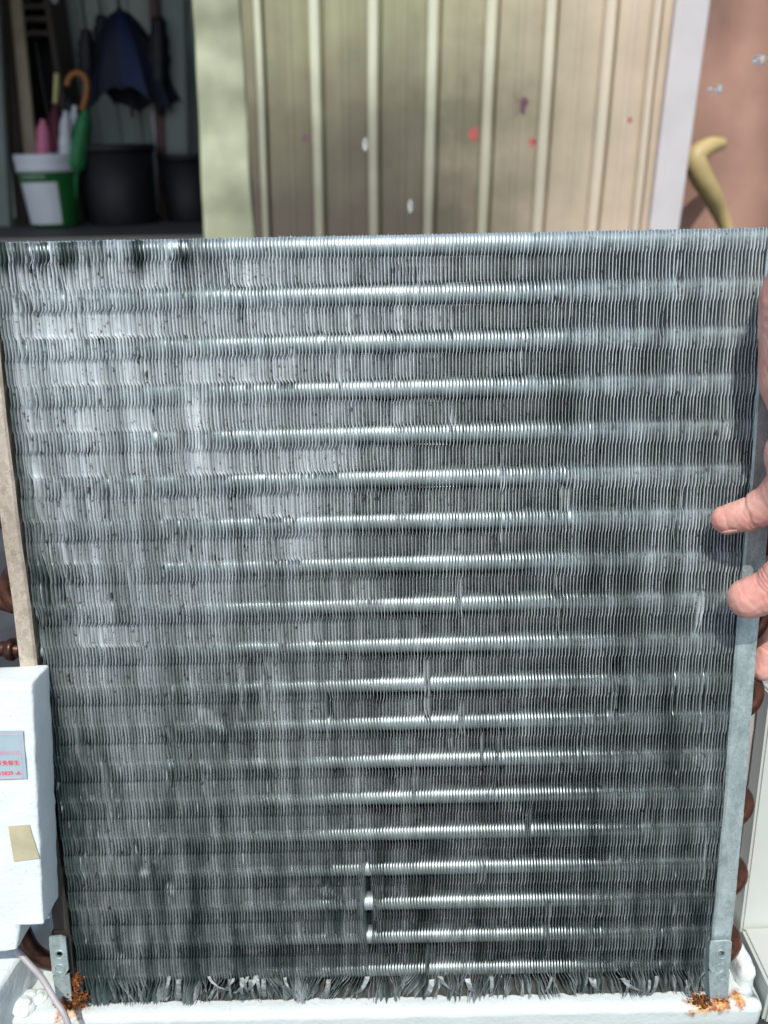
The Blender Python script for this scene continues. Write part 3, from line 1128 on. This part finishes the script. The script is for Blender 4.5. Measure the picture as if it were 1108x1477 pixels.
for (px, py, r, m) in [(684, 191, .020, 'red_paint'), (753, 151, .022, 'dark_paint'), (768, 204, .014, 'red_paint'), (440, 198, .012, 'dark_paint'), (909, 172, .008, 'red_paint')]:
    p = PY(px, py, WY)
    bm = bmesh.new()
    n = 26
    ring = []
    for k in range(n):
        a = 2 * math.pi * k / n
        q = r * (.85 + .95 * noise.noise(Vector((math.cos(a) * 1.9 + px, math.sin(a) * 1.9, py))))
        x, z = p.x + q * .95 * math.cos(a), p.z - FLOOR_Z + q * (.8 if math.sin(a) > 0 else 1.25) * math.sin(a)
        hit = BVH.ray_cast(Vector((x, -.6, z)), Vector((0, 1, 0)))[0]
        ring.append(Vector((x, (hit.y if hit else 0) - .0005, z)))
    fr = [bm.verts.new(v) for v in ring]
    bk_ = [bm.verts.new(v + Vector((0, .003, 0))) for v in ring]
    cx_ = sum(ring, Vector()) / n
    hit = BVH.ray_cast(Vector((cx_.x, -.6, cx_.z)), Vector((0, 1, 0)))[0]
    c0 = bm.verts.new((cx_.x, (hit.y if hit else cx_.y) - .0007, cx_.z))
    for k in range(n):
        bm.faces.new((fr[k], fr[(k + 1) % n], c0))
        bm.faces.new((fr[k], bk_[k], bk_[(k + 1) % n], fr[(k + 1) % n]))
    bm_obj("paint_spot", bm, M[m], wall)

# water drops in the air in front of the wall
for (px, py, d, rx, rz, lab) in [(527, 208, 1.2, .0045, .0095, "clear water drop in mid air before the third wall rib"), (592, 297, 1.1, .004, .009, "clear water drop in mid air just above the coil"),
                                 (1037, 128, 1.0, .005, .005, "round glinting water drop before the brown tarpaulin"), (1024, 128, 1.1, .0035, .0035, "smaller glinting water drop beside the round one"),
                                 (1096, 86, 1.0, .008, .006, "wide glinting water drop at the edge of the tarpaulin")]:
    bm = bmesh.new()
    bmesh.ops.create_uvsphere(bm, u_segments=20, v_segments=14, radius=1)
    for v in bm.verts:
        v.co = Vector((v.co.x * rx, v.co.y * rx, v.co.z * rz))
    o = bm_obj("water_drop", bm, M['water'], None, True)
    o.location = P(px, py, d)
    tag(o, lab, "water drop", "water drops in the air")

# ------------------------------------------------------------------ beyond the wall's right end: a brown backdrop, pink haze put into its colour, with a yellow strap
M['haze_backdrop'] = plain("haze_brown", (.38, .22, .165), .55, 0, .3, 3)
TY = 3.6
bm = bmesh.new()
g = []
for i, z in enumerate(np.linspace(FLOOR_Z, 1.7, 40)):
    row = []
    for j in range(50):
        x = .95 + j * .03
        y = .05 * noise.noise(Vector((x * 4, 0, z * 1.2))) + .03 * math.sin(x * 17 + z * 2)
        row.append(bm.verts.new((x, TY + y, z)))
    g.append(row)
for i in range(39):
    for j in range(49):
        bm.faces.new((g[i][j], g[i][j + 1], g[i + 1][j + 1], g[i + 1][j]))
haze_backdrop = bm_obj("backdrop", bm, M['haze_backdrop'], None, True)
sd = haze_backdrop.modifiers.new("thick", 'SOLIDIFY')
sd.thickness = .003
tag(haze_backdrop, "brown backdrop in folds, pink haze put into its colour, beyond the ribbed wall", "backdrop")
bm = bmesh.new()
pts = [PY(1044, 207, 3.45), PY(1022, 212, 3.42), PY(1003, 228, 3.4), PY(1010, 252, 3.4), PY(1026, 280, 3.42), PY(1040, 310, 3.45), PY(1052, 345, 3.45), PY(1060, 400, 3.45)]
sp = spline(pts, 8)
add_tube(bm, sp, [.012 + .030 * math.sin(math.pi * min(1, (i + 2) / (len(sp)) * 1.0) ** .8) for i in range(len(sp))], 14)
st = bm_obj("rubber_hook", bm, plain("yellow_rubber", (.46, .36, .16), .5, 0, .2, 8), None, True)
tag(st, "bent yellow rubber strip hooked in front of the brown tarpaulin", "strap")

# ------------------------------------------------------------------ the open shop on the left
SHY = 4.7
SHZ = PY(80, 327, SHY).z
M['backwall'] = plain("grey_green_sheet", (.46, .52, .48), .6, 0, .15, 4)
M['darkwood'] = plain("dark_brown_wood", (.05, .032, .024), .6, 0, .4, 8)
M['tanwood'] = plain("tan_plank", (.46, .36, .26), .6, 0, .3, 7)
M['black'] = plain("black_plastic", (.014, .0125, .0155), .6, 0, .3, 12)
M['maroon'] = plain("maroon_cloth", (.11, .012, .03), .7, 0, .2, 20)
M['navy'] = plain("navy_cloth", (.006, .009, .028), .6, 0, .4, 9)
M['blue'] = plain("blue_cloth", (.005, .016, .075), .6, 0, .2, 9)
M['pink'] = plain("pink_cloth", (.74, .22, .34), .6, 0, .15, 20)
M['white'] = plain("white_cloth", (.74, .75, .78), .6, 0, .1, 20)
M['green'] = plain("green_cloth", (.03, .22, .07), .6, 0, .2, 20)
M['bucketgreen'] = plain("green_bucket_plastic", (.015, .14, .03), .4, 0, .25, 6)
M['whiteplastic'] = plain("white_plastic", (.78, .79, .82), .4, 0, .06, 9)
M['cane'] = plain("orange_cane", (.40, .14, .03), .4, 0, .25, 30)
M['greypost'] = plain("grey_green_post", (.20, .23, .21), .55, 0, .15, 6)
M['maroonpost'] = plain("maroon_post", (.09, .03, .028), .55, 0, .2, 6)
M['roof'] = plain("dark_roof_sheet", (.08, .08, .075), .7, 0, .2, 3)

bm = bmesh.new()
add_box(bm, -4.5, .25, 3.3, 6.2, FLOOR_Z + .001, SHZ)
tag(bm_obj("shop_floor", bm, M['shop_floor']), kind="structure")
bm = bmesh.new()
add_box(bm, -5.2, .42, 2.62, 6.4, 2.30, 2.36)
tag(bm_obj("canopy_roof", bm, M['roof']), "dark sheet roof over the open shop behind the wall", "roof")
bm = bmesh.new()
BY = 5.5
n = 60
xs = np.linspace(-4.5, .3, 5 * n + 1)
prev = None
for j, x in enumerate(xs):
    yy = -.02 if (j % 8) in (0, 1) else 0
    cur = (bm.verts.new((x, BY + yy, SHZ)), bm.verts.new((x, BY + yy, 2.30)))
    if prev: bm.faces.new((prev[0], cur[0], cur[1], prev[1]))
    prev = cur
bw = bm_obj("back_wall", bm, M['backwall'])
bw.modifiers.new("thick", 'SOLIDIFY').thickness = .004
tag(bw, "grey green ribbed back wall inside the open shop", "wall")
bm = bmesh.new()
add_box(bm, -4.56, -4.5, 3.0, 6.2, FLOOR_Z, 2.30)
tag(bm_obj("side_wall", bm, M['darkwood']), "dark side wall of the open shop", "wall")
bm = bmesh.new()
add_box(bm, .3, .36, 3.1, 6.2, FLOOR_Z, 2.30)
tag(bm_obj("partition_wall", bm, M['darkwood']), "dark partition wall behind the ribbed steel wall", "wall")


def pole(name, p0, p1, w, d, mat, lab, cat):
    """square post between two points"""
    p0, p1 = Vector(p0), Vector(p1)
    z = (p1 - p0).normalized()
    x = Vector((1, 0, 0)); x = (x - z * x.dot(z)).normalized()
    y = z.cross(x)
    m = Matrix.Translation(p0) @ Matrix((x, y, z)).transposed().to_4x4()
    bm = bmesh.new()
    L = (p1 - p0).length
    add_box(bm, -w / 2, w / 2, -d / 2, d / 2, 0, L)
    bmesh.ops.bevel(bm, geom=bm.edges[:], offset=min(w, d) * .12, segments=2, affect='EDGES')
    o = bm_obj(name, bm, mat)
    o.matrix_world = m
    return tag(o, lab, cat)


def up_to(pa, pb, z):
    """continue the line pa->pb to height z"""
    return pa + (pb - pa) * ((z - pa.z) / (pb.z - pa.z))


a, b = PY(52, 320, 4.95), PY(20, 0, 4.95)
pole("tan_plank", up_to(a, b, SHZ), up_to(a, b, 1.55), .085, .03, M['tanwood'], "tan wooden plank leaning beside the green bucket", "plank")
a, b = PY(33, 320, 4.90), PY(4, 0, 4.90)
pole("dark_plank", up_to(a, b, SHZ), up_to(a, b, 1.6), .055, .05, M['darkwood'], "dark brown plank leaning next to the tan plank", "plank")
a, b = PY(6, 320, 4.8), PY(-14, 0, 4.8)
pole("grey_post", up_to(a, b, SHZ), up_to(a, b, 1.7), .09, .06, M['greypost'], "grey post at the outer edge of the shop opening", "post")
a, b = PY(260, 300, 5.0), PY(252, 0, 5.0)
pole("grey_post", up_to(a, b, SHZ), up_to(a, b, 1.75), .12, .08, M['greypost'], "wide grey green post next to the cream wall flashing", "post")
a, b = PY(238, 300, 5.05), PY(225, 0, 5.05)
pole("maroon_post", up_to(a, b, SHZ), up_to(a, b, 1.75), .06, .06, M['maroonpost'], "narrow maroon post between the navy umbrella and grey post", "post")


def at_floor(px, Y):
    p = PY(px, 325, Y)
    return Vector((p.x, Y, SHZ))


def scale_at(Y, py=270):
    d = ray(100, py)
    return (Y - CAM.y) / d.y / FPX      # metres per photo pixel


# green bucket
k = scale_at(SHY)
bk = empty("paint_bucket", loc=at_floor(81, SHY))
tag(bk, "green paint bucket with white rim and blank white label holding umbrellas", "bucket")
hB = PY(80, 222, SHY).z - SHZ
rb0, rb1 = 34 * k, 41 * k
bm = bmesh.new()
add_lathe(bm, [(.001, .004), (rb0 * .96, .004), (rb0, .012), (rb1 * .97, hB * .78), (rb1 * .95, hB * .78), (rb0 * .97, .02), (.001, .02)], 40)
bm_obj("bucket_body", bm, M['bucketgreen'], bk, True)
bm = bmesh.new()
add_lathe(bm, [(rb1 * .93, hB * .76), (rb1 * 1.0, hB * .76), (rb1 * 1.02, hB * .82), (rb1 * 1.0, hB * .83), (rb1 * 1.02, hB * .9), (rb1 * 1.04, hB * .98), (rb1 * 1.02, hB), (rb1 * .97, hB), (rb1 * .95, hB * .8), (rb1 * .93, hB * .76)], 40)
bm_obj("bucket_rim", bm, M['whiteplastic'], bk, True)
bm = bmesh.new()
rr = []
for z in np.linspace(hB * .06, hB * .63, 8):
    f = z / (hB * .78)
    r = (rb0 * (1 - f) + rb1 * .97 * f) + .003
    rr.append([bm.verts.new((r * math.sin(a), -r * math.cos(a), z)) for a in np.linspace(-.85, .62, 14)])
for a_, b_ in zip(rr[:-1], rr[1:]):
    for j in range(13):
        bm.faces.new((a_[j], a_[j + 1], b_[j + 1], b_[j]))
bm_obj("bucket_label", bm, M['whiteplastic'], bk, True)
bm = bmesh.new()
for j in range(9):
    a0 = -.72 + j * .11
    z0 = hB * .685
    r = rb1 * .95 + .004
    vs = [(r * math.sin(a0 + da), -r * math.cos(a0 + da), z0 + dz) for da, dz in ((0, 0), (.07, 0), (.07, hB * .045), (0, hB * .045))]
    bm.faces.new([bm.verts.new(v) for v in vs])
bm_obj("worn_lettering", bm, plain("pale_green_print", (.35, .5, .36), .5, 0, .3, 60), bk)

# umbrellas in the bucket
def furled(px_b, px_t, py_t, w_px, mat, lab, handle=None, dy=0.0, py_b=228):
    p0 = Vector((PY(80 + (px_b - 88) * .55, py_b, SHY).x, SHY + dy * .6, SHZ + .04))
    pm = PY(px_b, py_b, SHY + dy)
    pt = PY(px_t, py_t, SHY + dy)
    e = empty("umbrella", loc=p0)
    tag(e, lab, "umbrella", "furled umbrellas in the green bucket")
    bm = bmesh.new()
    pts, rad = [], []
    for i in range(22):
        u = i / 21
        q = p0.lerp(pm, u / .5) if u < .5 else pm.lerp(pt, (u - .5) / .5)
        pts.append(q - p0)
        wv = w_px * k * (.16 if u < .42 else .5) * (.35 + .75 * math.sin(math.pi * min(1, .25 + u * .62)) ** 1.2) * (1 + .08 * math.sin(i * 1.9))
        rad.append(max(.006, wv * (.55 if u > .93 else 1)))
    rings = add_tube(bm, pts, rad, 16)
    for ring in rings:                      # pleats
        c = sum((v.co for v in ring), Vector()) / len(ring)
        for q, v in enumerate(ring):
            v.co = c + (v.co - c) * (1.12 if q % 2 else .86)
    bm_obj("canopy", bm, mat, e, True)
    if handle:
        bm = bmesh.new()
        hp = [PY(x, y, SHY + dy) - p0 for x, y in handle[0]]
        add_tube(bm, spline(hp, 6), handle[1] * k, 10)
        bm_obj("handle", bm, handle[2], e, True)
    return e


furled(64, 62, 172, 20, M['pink'], "pink furled umbrella in the green bucket, lowest of the bunch")
furled(82, 80, 148, 20, M['maroon'], "maroon furled umbrella with a pale yellow straight handle", ([(80, 150), (81, 128), (82, 106)], 3.4, plain("pale_yellow_handle", (.62, .55, .22), .4, 0, .1, 30)), .03)
furled(95, 95, 160, 17, M['white'], "white furled umbrella standing between maroon and green ones", None, -.03)
furled(103, 108, 152, 18, M['white'], "white furled umbrella with a curved orange cane handle", ([(118, 160), (124, 140), (125, 118), (118, 107), (107, 106), (99, 114), (97, 124)], 4.0, M['cane']), .02)
furled(111, 124, 158, 24, M['green'], "green furled umbrella leaning out over the black tub", None, -.01)
furled(92, 100, 140, 18, M['black'], "black furled umbrella behind the white ones in the bucket", None, .07)


# black tubs
def tub(px, wt, wb, py_t, Y, lab):
    kk_ = scale_at(Y)
    e = empty("black_tub", loc=at_floor(px, Y))
    tag(e, lab, "tub", "black tubs inside the shop")
    h = PY(px, py_t, Y).z - SHZ
    bm = bmesh.new()
    r0, r1 = wb / 2 * kk_, wt / 2 * kk_
    add_lathe(bm, [(.001, .005), (r0 * .97, .0), (r0, .01), (r1 * .98, h * .9), (r1 * .95, h * .9), (r0 * .95, .02), (.001, .02)], 40)
    bm_obj("tub_body", bm, M['black'], e, True)
    bm = bmesh.new()
    add_lathe(bm, [(r1 * .95, h * .9), (r1 * 1.02, h * .9), (r1 * 1.04, h * .95), (r1 * 1.03, h), (r1 * .98, h), (r1 * .95, h * .9)], 40)
    bm_obj("tub_rim", bm, M['black'], e, True)
    return e


tub(181, 106, 94, 208, 4.85, "large black tub standing next to the green bucket")
tub(280, 84, 74, 222, 5.0, "black tub half hidden by the cream wall flashing")
# white cloth over the big tub's far side
bm = bmesh.new()
p = PY(230, 190, 5.12)
g = []
for i in range(14):
    row = []
    for j in range(8):
        x = p.x + (j / 7 - .5) * .085 * (1 - .3 * i / 13)
        z = PY(230, 158, 5.12).z - i / 13 * .27
        row.append(bm.verts.new((x, 5.12 + .012 * math.sin(j * 2.1 + i * .3), z)))
    g.append(row)
for i in range(13):
    for j in range(7):
        bm.faces.new((g[i][j], g[i][j + 1], g[i + 1][j + 1], g[i + 1][j]))
o = bm_obj("white_cloth", bm, M['white'], None, True)
o.modifiers.new("thick", 'SOLIDIFY').thickness = .003
tag(o, "white cloth hanging behind the rim of the large black tub", "cloth")

# half open navy umbrella hanging above the tub
UY = 4.95
ku = scale_at(UY, 80)
apex = PY(172, 12, UY)
um = empty("hanging_umbrella", loc=apex)
tag(um, "navy umbrella hanging half open above the large black tub", "umbrella")
seg = 12
rim_px = [(112, 128), (128, 118), (146, 112), (166, 116), (190, 112), (212, 108), (232, 122), (240, 100), (232, 70), (140, 76), (118, 92), (108, 110)]
for q in range(seg):
    a0, a1 = 2 * math.pi * q / seg, 2 * math.pi * (q + 1) / seg
    bm = bmesh.new()
    g = []
    for i in range(9):
        u = i / 8
        row = []
        for j in range(6):
            a = a0 + (a1 - a0) * j / 5
            r = (72 * ku) * (u ** .72) * (1 - .10 * math.sin(math.pi * j / 5) * u)
            z = -118 * ku * u ** 1.25 + .05 * u * math.sin(a * 3)
            row.append(bm.verts.new((r * math.cos(a), r * math.sin(a) * .6, z + .02 * math.sin(math.pi * j / 5) * u)))
        g.append(row)
    for i in range(8):
        for j in range(5):
            bm.faces.new((g[i][j], g[i][j + 1], g[i + 1][j + 1], g[i + 1][j]))
    am = (a0 + a1) / 2
    o = bm_obj("canopy_panel", bm, M['blue'] if abs(am - math.radians(285)) < .3 else M['navy'], um, True)
    bm = bmesh.new()
    add_tube(bm, [Vector(v) for v in ((0, 0, .01), (40 * ku * math.cos(a0), 40 * ku * math.sin(a0) * .6, -45 * ku), (74 * ku * math.cos(a0), 74 * ku * math.sin(a0) * .6, -121 * ku + .05 * math.sin(a0 * 3)))], .004, 6)
    bm_obj("rib", bm, M['black'], um)
bm = bmesh.new()
add_tube(bm, [(0, 0, .75), (0, 0, -140 * ku)], .008, 8)
bm_obj("shaft", bm, M['black'], um)

for (px, py0, py1, w, Y, lab) in [(124, 42, 134, 22, 4.9, "black furled umbrella hanging on the bucket side of the navy one"), (146, 22, 120, 22, 5.12, "black furled umbrella hanging just behind the navy one"),
                                  (228, 24, 168, 26, 4.92, "black furled umbrella hanging in front of the maroon post")]:
    top, bot = PY(px, py0, Y), PY(px + 3, py1, Y)
    e = empty("hanging_umbrella", loc=top)
    tag(e, lab, "umbrella", "black umbrellas hanging in the shop")
    kq = scale_at(Y, 80)
    bm = bmesh.new()
    L_ = [(top.lerp(bot, u) - top) for u in np.linspace(0, 1, 16)]
    rings = add_tube(bm, L_, [max(.006, w * .5 * kq * (math.sin(math.pi * min(.97, .12 + u * .86)) ** .7) * (1 + .12 * math.sin(i * 2.3))) for i, u in enumerate(np.linspace(0, 1, 16))], 18)
    for ring in rings:
        c = sum((v.co for v in ring), Vector()) / len(ring)
        for q, v in enumerate(ring):
            v.co = c + (v.co - c) * (1.2 if q % 2 else .8)
    bm_obj("canopy", bm, M['black'], e, True)
    bm = bmesh.new()
    add_tube(bm, [(0, 0, .9), (0, 0, 0)], .006, 8)
    bm_obj("shaft", bm, M['black'], e)

# dark shelf at the top left of the shop
sh = empty("shelf_rack", loc=(PY(66, 60, 5.25).x, 5.25, SHZ))
tag(sh, "dark shelf rack against the back wall of the shop", "shelf")
w0, w1 = PY(34, 60, 5.25).x - sh.location.x, PY(88, 60, 5.25).x - sh.location.x
for py in (-10, 14, 32, 52):
    z = PY(60, py, 5.25).z - SHZ
    bm = bmesh.new()
    add_box(bm, w0, w1, -.12, .12, z - .012, z + .012)
    bm_obj("shelf_board", bm, M['darkwood'], sh)
for x in (w0, w1):
    bm = bmesh.new()
    add_box(bm, x - .015, x + .015, -.135, .135, 0, 1.6)
    bm_obj("upright", bm, M['darkwood'], sh)
bm = bmesh.new()
add_box(bm, w0 + .02, w1 - .02, .125, .13, .3, 1.6)
bm_obj("back_panel", bm, M['black'], sh)
p = PY(64, 8, 5.05)
bm = bmesh.new()
add_lathe(bm, [(.001, -.05), (.03, -.045), (.042, -.01), (.036, .025), (.018, .05), (.014, .08), (.001, .08)], 20)
o = bm_obj("jar", bm, M['whiteplastic'], None, True)
o.location = (p.x, 5.18, PY(60, 14, 5.25).z + .064)
tag(o, "small pale jar standing on the dark shelf rack", "jar")
